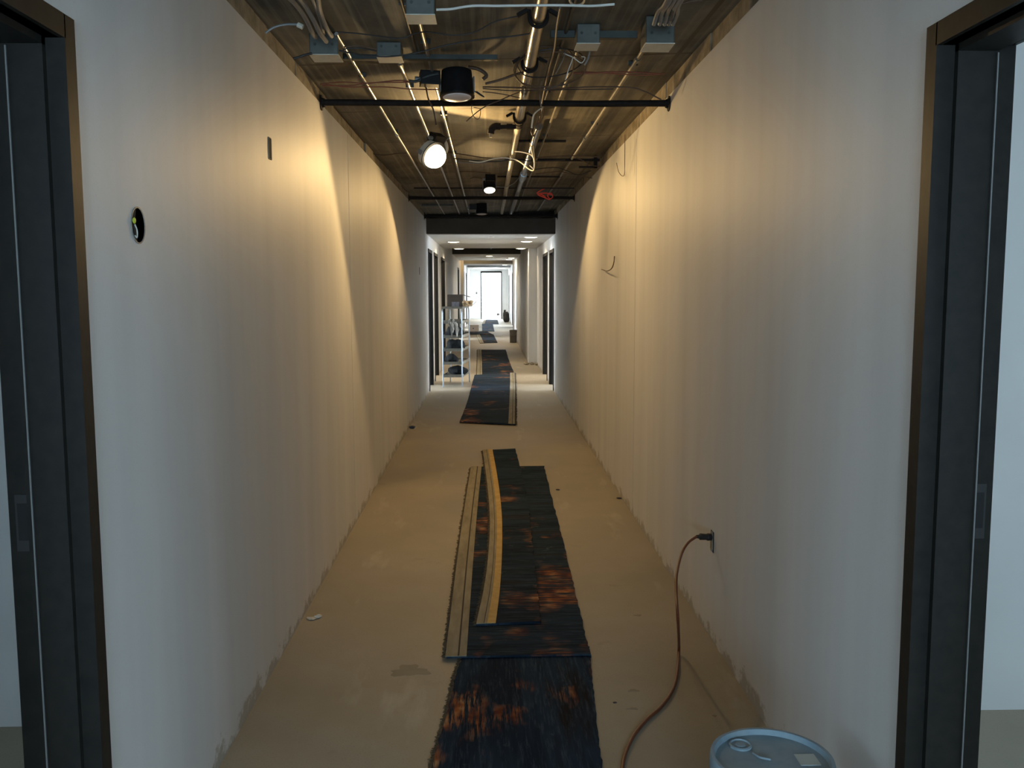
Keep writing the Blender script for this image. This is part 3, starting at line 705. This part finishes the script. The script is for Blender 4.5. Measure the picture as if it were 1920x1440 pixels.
# ------------------------------------------------------------------ wall fittings
def wall_hole_round(px, py, r, label):
    p = hit(px, py, 0, XL); o = empty('outlet_box', p)
    mt = Matrix.Translation(p) @ Matrix.Rotation(math.pi/2, 4, 'Y')
    build('box_rim', MB().lathe([(r, .0005), (r, .002), (r*.93, .002), (r*.90, -.0)], 32, mt), 'mc', o, label='thin pale cut edge of the hole')
    build('box_interior', MB().lathe([(r*.93, .0008), (.0005, .0008)], 32, mt), 'grey_pl', o)
    build('dark_side', MB().prism([(0, 0)], 0, 0) if False else MB().add([(p.x+.0012, p.y-r*.85*math.cos(a) if False else p.y+q[0], p.z+q[1]) for a, q in [(0, (-.036, .02)), (0, (-.030, .035)), (0, (-.012, .044)), (0, (-.02, .01)), (0, (-.016, -.015)), (0, (-.01, -.044)), (0, (-.03, -.035)), (0, (-.038, -.01))]], [tuple(range(8))]), 'hole', o)
    build('wire_nut', MB().blob(p+Vector((.004, -.034, .010)), (.003, .009, .008), amp=.1), 'nut', o, label='yellow green wire nut')
    build('wire', MB().tube(smoothpath([p+Vector((.003, -.028, .0)), p+Vector((.004, -.018, -.014)), p+Vector((.004, -.020, -.032)), p+Vector((.003, -.03, -.028))], 5), .0018, 6), 'white_cable', o)
    return tag(o, label, 'electrical box')
wall_hole_round(258.5, 422.5, .048, 'round open electrical box with a yellow green wire nut on the left wall')
p0 = hit(503, 258, 0, XL); p1 = hit(508, 299, 0, XL)
o = empty('switch_box', (XL, (p0.y+p1.y)/2, p1.z)); ya, yb = sorted((p0.y, p1.y)); ya -= .005; yb += .005
build('box_interior', MB().box(XL-.0005, XL+.0015, ya, yb, p1.z, p0.z), 'hole', o)
build('box_rim', MB().box(XL, XL+.003, ya-.003, ya, p1.z, p0.z).box(XL, XL+.003, yb, yb+.003, p1.z, p0.z).box(XL, XL+.003, ya, yb, p0.z, p0.z+.003).box(XL, XL+.003, ya, yb, p1.z-.003, p1.z), 'rough', o)
tag(o, 'narrow rectangular dark switch box cut high in the left wall', 'electrical box')
p = hit(786.5, 508, 0, XL); o = build('switch_box', MB().box(XL-.0005, XL+.002, p.y-.03, p.y+.03, p.z-.05, p.z+.05), 'hole')
tag(o, 'tiny dark box cut in the left wall far down just before the bulkhead', 'electrical box')
# wire stub right wall
D = 7.45
pts = [hit(1152, 481, 0, XR-.01), hit(1151, 492, 0, XR-.03), hit(1147, 503, 0, XR-.05), hit(1139, 508, 0, XR-.06), hit(1131, 506, 0, XR-.05), hit(1128, 505, 0, XR-.03)]
o = build('wire_stub', MB().tube(smoothpath(pts, 5), .0042, 8), 'brown_cable', smooth=True); tag(o, 'dark hooked wire stub sticking out of the right wall', 'cable')
# outlet with plug and extension cord
pt, pb_ = hit(1334.5, 994, 0, XR), hit(1337, 1036, 0, XR)
o = empty('wall_outlet', (XR, pt.y, pb_.z))
yc = (pt.y+pb_.y)/2
build('outlet_box', MB().box(XR-.0015, XR+.0005, yc-.028, yc+.028, pb_.z, pt.z), 'hole', o)
build('receptacle', MB().box(XR-.006, XR-.001, yc-.016, yc+.016, pb_.z+.012, pt.z-.012), 'rough', o)
build('mounting_ear', MB().box(XR-.005, XR-.001, yc-.009, yc+.009, pb_.z+.002, pb_.z+.013), 'mc', o)
build('mounting_ear', MB().box(XR-.005, XR-.001, yc-.009, yc+.009, pt.z-.013, pt.z-.002), 'mc', o)
tag(o, 'uncovered wall outlet low on the right wall with a plug in it', 'outlet')
e = hit(1333, 1007, 0, XR-.008)
D0 = e.y
def cp(px, py, x=None, z=None): return hit(px, py, 0, x) if x is not None else hit(px, py, 2, z)
q1 = at(1306, 1006, D0-.02)
path = [q1, at(1290, 1018, D0-.05), at(1278, 1038, D0-.12), at(1269, 1075, D0-.30), at(1268, 1110, D0-.42), at(1271, 1160, D0-.56)]
path += [onfloor(1273, 1215, .03), onfloor(1270, 1260, .009), onfloor(1262, 1292, .008), onfloor(1240, 1325, .008), onfloor(1212, 1350, .008), onfloor(1188, 1380, .008), onfloor(1172, 1415, .008), onfloor(1166, 1450, .008), onfloor(1166, 1500, .008), onfloor(1180, 1600, .008)]
o = empty('extension_cord', (q1.x, q1.y, 0))
build('cord', MB().tube(smoothpath(path, 6), .0062, 10), 'cord', o, smooth=True)
build('plug', MB().tube([e+Vector((0, 0, 0)), e.lerp(q1, .25), e.lerp(q1, .3), e.lerp(q1, .75), e.lerp(q1, .8), q1], [.016, .017, .014, .015, .009, .0075], 14), 'plug', o, smooth=True, label='black plug')
tag(o, 'dark red-brown extension cord plugged into the right wall and trailing over the floor', 'cord')

# ------------------------------------------------------------------ bucket
lz = .39; la, lb = hit(1333, 1418, 2, lz), hit(1562, 1418, 2, lz); bc = Vector(((la.x+lb.x)/2, (la.y+lb.y)/2+.0, 0)); R = (lb-la).length/2
o = empty('bucket', bc); T = Matrix.Translation(bc)
build('bucket_body', MB().lathe([(R*.82, 0), (R*.84, .004), (R*.93, .30), (R*.95, .31), (R*.97, .31), (R*.97, .325), (R*.94, .33), (R*.95, .36)], 48, T), 'bucket', o, smooth=True)
ld_ = build('lid', MB().lathe([(R*.96, .345), (R*1.0, .35), (R*1.0, .382), (R*.985, lz), (R*.93, lz), (R*.915, lz-.006), (R*.90, lz-.014), (R*.45, lz-.015), (.0005, lz-.015)], 48, T), 'lid', o, smooth=True)
sp = hit(1388, 1398, 2, lz-.014); S = Matrix.Translation(sp)
build('spout_cap', MB().lathe([(.030, -.001), (.030, .004), (.026, .006), (.024, .002), (.014, .002), (.012, .005), (.0005, .005)], 28, S), 'lid', ld_, smooth=True)
lb2 = hit(1514, 1424, 2, lz-.013)
build('paper_label', MB().box(lb2.x-.026, lb2.x+.026, lb2.y-.028, lb2.y+.028, lz-.0145, lz-.0125), 'label', ld_)
build('pull_tab', MB().tube(smoothpath([hit(1412, 1412, 2, lz-.012), hit(1425, 1420, 2, lz-.01), hit(1445, 1424, 2, lz-.012)], 5), .003, 8), 'lid', ld_)
tag(o, 'blue plastic bucket with a dusty lid in the lower right corner by the wall', 'bucket')

# ------------------------------------------------------------------ rugs
def rug(name, rows, m, z0, th, label, strip=None, strip_m='strip', fringe=None, nx=10, sub=8, wav=.0, seed=0, yellow=None, z_lo=None):
    """rows: list of (pixel left, pixel right) on the floor, far to near; strip: fraction range across"""
    L = smoothpath([onfloor(*r[0], z0) for r in rows], sub); Rr = smoothpath([onfloor(*r[1], z0) for r in rows], sub)
    rnd = random.Random(seed); n = len(L)
    def zof(u, j): return z0 + wav*(.5+.5*math.sin(j*.55+seed+u*3))*1.0
    def slab(u0, u1, zz0, zz1, nx_, jag=0.0):
        mb = MB(); k = nx_+1; b = 0
        for j in range(n):
            for i in range(k):
                u = u0+(u1-u0)*i/nx_
                ja = (rnd.uniform(-jag, jag) if i in (0, nx_) else 0)
                p = L[j].lerp(Rr[j], u); mb.v.append(Vector((p.x+ja, p.y, zof(u, j)+zz1)))
        top = len(mb.v)
        for v in list(mb.v): mb.v.append(Vector((v.x, v.y, v.z-(zz1-zz0))))
        for j in range(n-1):
            for i in range(nx_):
                a = j*k+i; mb.f.append((a, a+1, a+k+1, a+k)); mb.f.append((top+a, top+a+k, top+a+k+1, top+a+1))
            mb.f.append((j*k, (j+1)*k, top+(j+1)*k, top+j*k)); mb.f.append((j*k+nx_, top+j*k+nx_, top+(j+1)*k+nx_, (j+1)*k+nx_))
        for j in (0, n-1):
            for i in range(nx_): mb.f.append((j*k+i, top+j*k+i, top+j*k+i+1, j*k+i+1))
        return mb
    o = build(name, slab(0, 1, 0, th, nx, .004 if not fringe else .002), m)
    if strip:
        s0, s1 = strip; bs_ = build('binding_strip', slab(s0, s1, th-.001, th+.003, 3), strip_m, o, label='pale binding tape along the edge')
        sm = s0+(s1-s0)*.62; build('stitching', slab(sm-.006, sm+.006, th+.002, th+.0036, 1), 'stitch', bs_)
    if yellow: build('binding_strip', slab(*yellow, th-.001, th+.0035, 2), 'strip_y', o, label='ochre yellow tape')
    if fringe is not None:
        mb = MB(); u = fringe; sg = -1 if u < .5 else 1; row = []
        for j in range(n-1):
            for q in range(6):
                t = q/6; p = L[j].lerp(L[j+1], t).lerp(Rr[j].lerp(Rr[j+1], t), u)
                row.append((p, rnd.uniform(.012, .022) if (j*6+q) % 2 else rnd.uniform(.002, .008)))
        for p, l in row:
            for dx, dz in ((-.001*sg, .001), (l*sg, .001), (l*sg, th*.4), (-.001*sg, th)): mb.v.append(Vector((p.x+dx, p.y, z0+dz)))
        for i in range(len(row)-1):
            for q in range(4): mb.f.append((i*4+q, i*4+(q+1) % 4, i*4+4+(q+1) % 4, i*4+4+q))
        e_ = (len(row)-1)*4; mb.f.append((0, 1, 2, 3)); mb.f.append((e_+3, e_+2, e_+1, e_))
        build('fringe', mb, 'fringe', o, label='dark ragged cut fringe')
    return tag(o, label, 'rug', None)
rug('rug_runner', [((866, 1215), (1104, 1215)), ((865, 1240), (1108, 1240)), ((853, 1275), (1113, 1300)), ((838, 1340), (1120, 1370)), ((812, 1430), (1129, 1438)), ((780, 1560), (1150, 1560))], 'rugA', .001, .008,
    'dark rug with lengthwise rust streaks, nearest to the camera at the bottom', fringe=0.0, seed=1, sub=10)
rug('rug_runner', [((883, 877), (1020, 875)), ((870, 960), (1041, 960)), ((857, 1055), (1065, 1055)), ((846, 1145), (1086, 1145)), ((835, 1235), (1107, 1230))], 'rugB', .010, .008,
    'wide dark banded rug with a pale strip and dark fringe on its left edge', strip=(.0, .145), fringe=0.0, sub=16, seed=2, wav=.002)
rug('rug_runner', [((905, 846), (966, 843)), ((913, 905), (981, 900)), ((918, 960), (991, 955)), ((918, 1010), (997, 1010)), ((913, 1070), (1003, 1070)), ((905, 1120), (1009, 1120)), ((893, 1174), (1014, 1170))], 'rugC', .019, .011,
    'narrow curved navy rug with an ochre strip lying on top of the wide banded rug', strip=(.0, .19), yellow=(.17, .30), fringe=0.0, sub=12, seed=3, wav=.003)
rug('rug_runner', [((890, 704), (966, 700)), ((884, 725), (967, 725)), ((876, 755), (967, 755)), ((862, 792), (967, 797))], 'rugD', .010, .012,
    'blue black rug with a pale strip on its right edge, past the shelf rack', strip=(.87, .985), fringe=1.0, sub=10, seed=4, wav=.004)
rug('rug_runner', [((895, 656), (948, 656)), ((895, 680), (956, 680)), ((894, 704), (966, 704))], 'rugB', .001, .008,
    'dark grey rug with pale left strip just behind the blue black rug', strip=(.0, .14), fringe=0.0, sub=8, seed=5)
rug('rug_runner', [((892, 627), (925, 627)), ((900, 644), (933, 643))], 'rugD', .001, .010,
    'small blue rug with a slanted pale strip far down the corridor', strip=(.0, .22), sub=5, seed=6)
rug('rug_runner', [((858, 622.5), (914, 622)), ((858, 627), (923, 627))], 'rugB', .014, .012, 'thin red brown rug edge far down the corridor behind the rack', sub=3, seed=7)
rug('rug_runner', [((899, 608), (924, 608)), ((899, 622), (927, 621.5))], 'rugC', .001, .012, 'grey rug far down the corridor beside the white carton', strip=(.0, .18), sub=4, seed=8)
rug('rug_runner', [((908, 600), (933, 600)), ((904, 608), (935, 608))], 'rugD', .001, .02, 'farthest blue rug before the bright end window', strip=(.0, .14), sub=4, seed=9)

# ------------------------------------------------------------------ rack with things on it
fl, fr_, bl, br_ = onfloor(831, 726), onfloor(866.7, 726), onfloor(844.8, 716.5), onfloor(880, 716.5)
yf, yb_ = fl.y, bl.y; xfl, xfr = fl.x, fr_.x
xbl, xbr = bl.x, br_.x
HT = 1.27
o = empty('shelf_rack', ((xfl+xbr)/2, (yf+yb_)/2, 0))
for xa, xb in ((xfl, xbl), (xfr, xbr)):
    c = .10; P = [(xa, yf, 0), (xa, yf, HT-c)]
    for k in range(1, 6):
        a = math.pi/2*k/6; P.append((xa+(xb-xa)*(c/(yb_-yf))*(1-math.cos(a)), yf+c*(1-math.cos(a)), HT-c+c*math.sin(a)))
    P.append((xa+(xb-xa)*.15, yf+c, HT)); P.append((xa+(xb-xa)*.85, yb_-c, HT))
    for k in range(1, 6):
        a = math.pi/2*k/6; P.append((xb-(xb-xa)*(c/(yb_-yf))*(1-math.sin(a)), yb_-c*(1-math.sin(a)), HT-c+c*math.cos(a)))
    P += [(xb, yb_, HT-c), (xb, yb_, 0)]
    build('tube_frame', MB().tube(P, .010, 12), 'chrome', o, smooth=True)
SH = [.18, .385, .60, .81, 1.04]
def shelf_quad(z, h):
    mb = MB(); t = .012
    A, B, C_, D_ = Vector((xfl, yf, 0)), Vector((xfr, yf, 0)), Vector((xbr, yb_, 0)), Vector((xbl, yb_, 0))
    for p, q in ((A, B), (B, C_), (C_, D_), (D_, A)):
        d = (q-p).normalized(); nn = Vector((-d.y, d.x, 0))*t/2
        mb.prism([p+nn, q+nn, q-nn, p-nn], z-h/2, z+h/2)
    mb.prism([A, B, C_, D_], z-.006, z-.002)
    return mb
for z in SH: build('shelf', shelf_quad(z, .045), 'band', o)
build('top_tray', shelf_quad(HT+.0, .03), 'band', o)
tag(o, 'tall chrome tube shelf rack standing by the left doors', 'rack')
xm, ym = (xfl+xbr)/2, (yf+yb_)/2
sd = 10
for z, lab, dx in ((SH[0], 'bottom', .06), (SH[1], 'second lowest', -.06), (SH[2], 'middle', .02), (SH[3], 'second highest', 0.0)):
    sd += 1
    if z == SH[1]:
        b = build('cloth_bundle', MB().blob((xm-.07, ym-.20, z-.002+.05), (.10, .16, .085), sd, .3, flat=-.048), 'blk_cloth', smooth=True)
    else:
        b = build('cloth_bundle', MB().blob((xm+dx-.03, ym-.15, z+.052), (.14, .19, .10), sd, .35, flat=-.05), 'blk_cloth', smooth=True)
    tag(b, 'crumpled black bundle on the %s shelf of the chrome rack' % lab, 'bundle')
# draped cloth over the top shelf
mb = MB(); n_ = 14
p0 = Vector((xfl+.10, yf-.03, SH[4]+.05))
for i in range(n_+1):
    for j in range(9):
        x = xfl+.09+.13*i/n_ ; fold = .007*math.sin(i*.9)+.006*math.sin(i*2.1+j)
        if j < 3: y = yf+.14-.07*j; z = SH[4]+.028+.02*math.sin(i*.9)
        else: y = yf-.02+fold; z = SH[4]+.02-(j-2)*(.032+.010*math.sin(i*.7+1))
        mb.v.append(Vector((x+(j*.006 if j > 3 else 0), y, z)))
m2 = len(mb.v)
for v in list(mb.v): mb.v.append(v+Vector((0, .004, -.004)))
for i in range(n_):
    for j in range(8):
        a = i*9+j; mb.f.append((a, a+1, a+10, a+9)); mb.f.append((m2+a, m2+a+9, m2+a+10, m2+a+1))
tag(build('draped_cloth', mb, 'grey_cloth', smooth=True), 'light grey cloth draped over the highest shelf of the chrome rack', 'cloth')
# carton on top
zt = HT+.016; ca = at(838.5, 578, yf+.06); cb = at(867.5, 578, yf+.06); ctop = at(838.5, 552.5, yf+.06).z
o = empty('cardboard_box', ((ca.x+cb.x)/2, yf+.2, zt))
t_ = .006; X0, X1, Ya, Yb = ca.x, cb.x, yf+.06, yf+.36
bw_ = build('box_walls', MB().box(X0, X1, Ya, Ya+t_, zt, ctop).box(X0, X1, Yb-t_, Yb, zt, ctop).box(X0, X0+t_, Ya+t_, Yb-t_, zt, ctop).box(X1-t_, X1, Ya+t_, Yb-t_, zt, ctop).box(X0+t_, X1-t_, Ya+t_, Yb-t_, zt, zt+t_), 'card', o)
build('flap', MB().add([(X1, Ya, ctop), (X1, Yb, ctop), (X1+.12, Yb, ctop-.035), (X1+.10, Ya+.04, ctop-.035), (X1, Ya, ctop-.006), (X1, Yb, ctop-.006), (X1+.12, Yb, ctop-.041), (X1+.10, Ya+.04, ctop-.041)], [(0, 1, 2, 3), (7, 6, 5, 4), (0, 4, 5, 1), (1, 5, 6, 2), (2, 6, 7, 3), (3, 7, 4, 0)]), 'cardin', o, label='dark opened flap')
l0, l1 = at(847, 575, Ya), at(861, 566, Ya)
build('printed_label', MB().box(l0.x, l1.x, Ya-.0015, Ya, l0.z, l1.z), 'cardlab', bw_)
tag(o, 'open brown cardboard box on top of the chrome rack', 'box')
c = at(877, 571, yf+.12)
o = build('crumpled_paper', MB().blob((c.x, c.y, zt+.045), (.085, .11, .05), 31, .6, 20, 12, flat=-.043), 'tan', smooth=False); tag(o, 'crumpled tan paper bag beside the cardboard box on the rack', 'paper')
o = build('loose_strip', MB().tube(smoothpath([at(882, 574, yf+.1), at(887, 571, yf+.1), at(893, 565.5, yf+.1)], 4), .006, 6), 'grey_cloth'); tag(o, 'short grey strip poking up behind the tan paper bag', 'strip')

# ------------------------------------------------------------------ things further away
def bin_(name, pxa, pxb, pyb, pyt, m, label, cat, taper=.85, handle=True, lidm=None):
    a = onfloor(pxa, pyb); b = onfloor(pxb, pyb); top = at((pxa+pxb)/2, pyt, a.y).z; r = (b-a).length/2; c = Vector(((a.x+b.x)/2, a.y+r, 0))
    o = empty(name, c); T = Matrix.Translation(c)
    build('bin_body', MB().lathe([(r*taper, 0), (r*.98, top*.9), (r, top*.9), (r, top), (r*.93, top), (r*taper*.9, .02), (.0005, .02)], 28, T), m, o, smooth=True)
    build('rim', MB().tube([c+Vector((r*math.cos(q*math.pi/12), r*math.sin(q*math.pi/12), top*.98)) for q in range(24)], r*.05, 6, closed=True), lidm or m, o)
    if handle: build('handle', MB().tube(smoothpath([c+Vector((-r, 0, top*.9)), c+Vector((-r*.6, -r*.9, top*.62)), c+Vector((r*.6, -r*.9, top*.62)), c+Vector((r, 0, top*.9))], 5), .006, 6), 'mc', o)
    return tag(o, label, cat)
bin_('trash_bin', 955.5, 969.5, 643, 619, 'greybin', 'dark grey bin against the right wall past the white column', 'bin', .9)
bin_('bucket', 882.5, 892.5, 598, 582, 'bluebin', 'grey blue bucket far away left of the bright end window', 'bucket')
a = onfloor(943.5, 604); b = onfloor(955, 604); tz = at(949, 583, a.y).z
o = build('trash_bag', MB().blob(((a.x+b.x)/2, a.y+.15, tz*.45), ((b.x-a.x)/2, .2, tz*.5), 51, .25, 18, 12, flat=-tz*.45), 'bag', smooth=True); 
build('tied_neck', MB().blob(((a.x+b.x)/2-.06, a.y+.15, tz*.97), (.05, .05, .07), 52, .3), 'bag', o, smooth=True)
tag(o, 'full black rubbish bag far away at the right of the bright end window', 'bag')
a = onfloor(930.5, 591.5); b = onfloor(937, 591.5); D = 44.0
o = empty('floor_broom', at(934, 591, D) * 1.0); ORG[o.name] = Vector(o.location)
q0, q1 = at(931, 591.5, D), at(937, 591.5, D)
build('brush_head', MB().box(q0.x, q1.x, D-.04, D+.04, max(0, q0.z), q0.z+.10), 'greybin', o); build('broom_handle', MB().tube([at(933.5, 588, D), at(936.5, 577, D+.1)], .012, 8), 'mc', o)
tag(o, 'small broom leaning in front of the bright end window', 'broom')
# white carton on the floor
A, B_ = onfloor(880, 622.5), onfloor(898, 622.5); tp = at(889, 609, A.y).z
o = empty('white_carton', ((A.x+B_.x)/2, A.y+.15, 0))
build('carton_body', MB().box(A.x, B_.x, A.y, A.y+.35, 0, tp), 'white_carton', o, bevel=.004)
build('carton_mark', MB().lathe([(.02, 0), (.0005, 0)], 12, Matrix.Translation(at(887.3, 615.8, A.y-.001)) @ Matrix.Rotation(math.pi/2, 4, 'X')), 'debris_d', o)
tag(o, 'white carton with one dark dot standing on the floor behind the rack', 'box')
# light switch on the end wall
q = at(893.5, 549.5, YE-.01); tag(build('wall_plate', MB().box(q.x-.03, q.x+.03, YE-.012, YE, q.z-.05, q.z+.05), 'box'), 'tiny grey plate on the white end wall left of the bright window', 'switch')

# ------------------------------------------------------------------ bits on the floor
def bit(px, py, r, h, m, label, seed, name='debris'):
    p = onfloor(px, py); o = build(name, MB().blob((p.x, p.y, h*.5), (r, r*.8, h*.55), seed, .45, 10, 8, flat=-h*.5), m); return tag(o, label, 'debris')
bit(584, 1161, .022, .010, 'debris_w', 'white crumb of plaster on the floor by the left wall, left one', 61)
bit(597, 1158, .018, .016, 'debris_w', 'white crumb of plaster on the floor by the left wall, right one', 62)
bit(773, 804, .033, .035, 'debris_b', 'small dark blue lump lying at the foot of the left wall', 63)
bit(1046, 919, .016, .008, 'debris_d', 'tiny dark chip on the floor right of the navy rug', 64)
bit(1161, 935, .018, .010, 'debris_d', 'tiny dark chip at the foot of the right wall', 65)
for k, (x, y, s, w_) in enumerate([(987, 684, .05, 'left'), (998, 684, .035, 'middle'), (1007, 685, .045, 'right')]): bit(x, y, s, .05, 'rough', 'small rubble piece at the foot of the white column, %s one' % w_, 70+k)
bit(1153, 1318, .007, .004, 'debris_d', 'tiny dark speck on the floor between rug and cord', 80)
# dirty floor stains (thin dried spills)
M['stain'] = noisy('dried stain', (.205, .175, .13), (.25, .215, .16), 10, .7)
def stain(px, py, rx, ry, label, seed):
    p = onfloor(px, py); rnd = random.Random(seed); pts = []
    for i in range(28):
        a = 2*math.pi*i/28; k = 1+.25*math.sin(3*a+seed)+.15*math.sin(7*a+seed*2)+rnd.uniform(-.08, .08); pts.append((p.x+rx*k*math.cos(a), p.y+ry*k*math.sin(a)))
    return tag(build('floor_stain', MB().prism(pts, 0.0002, .0009), 'stain'), label, 'stain')
stain(768, 1258, .075, .055, 'broad faint brown stain on the floor left of the nearest rugs', 9)
stain(1188, 1295, .022, .012, 'small brown stain between the rug and the cord, upper one', 3)
stain(1186, 1329, .022, .008, 'small brown stain between the rug and the cord, lower one', 4)
stain(1196, 1154, .018, .012, 'small brown stain on the floor left of the hanging cord', 5)
stain(1340, 1342, .007, .007, 'tiny brown stain on the floor between the cord and the bucket', 6)
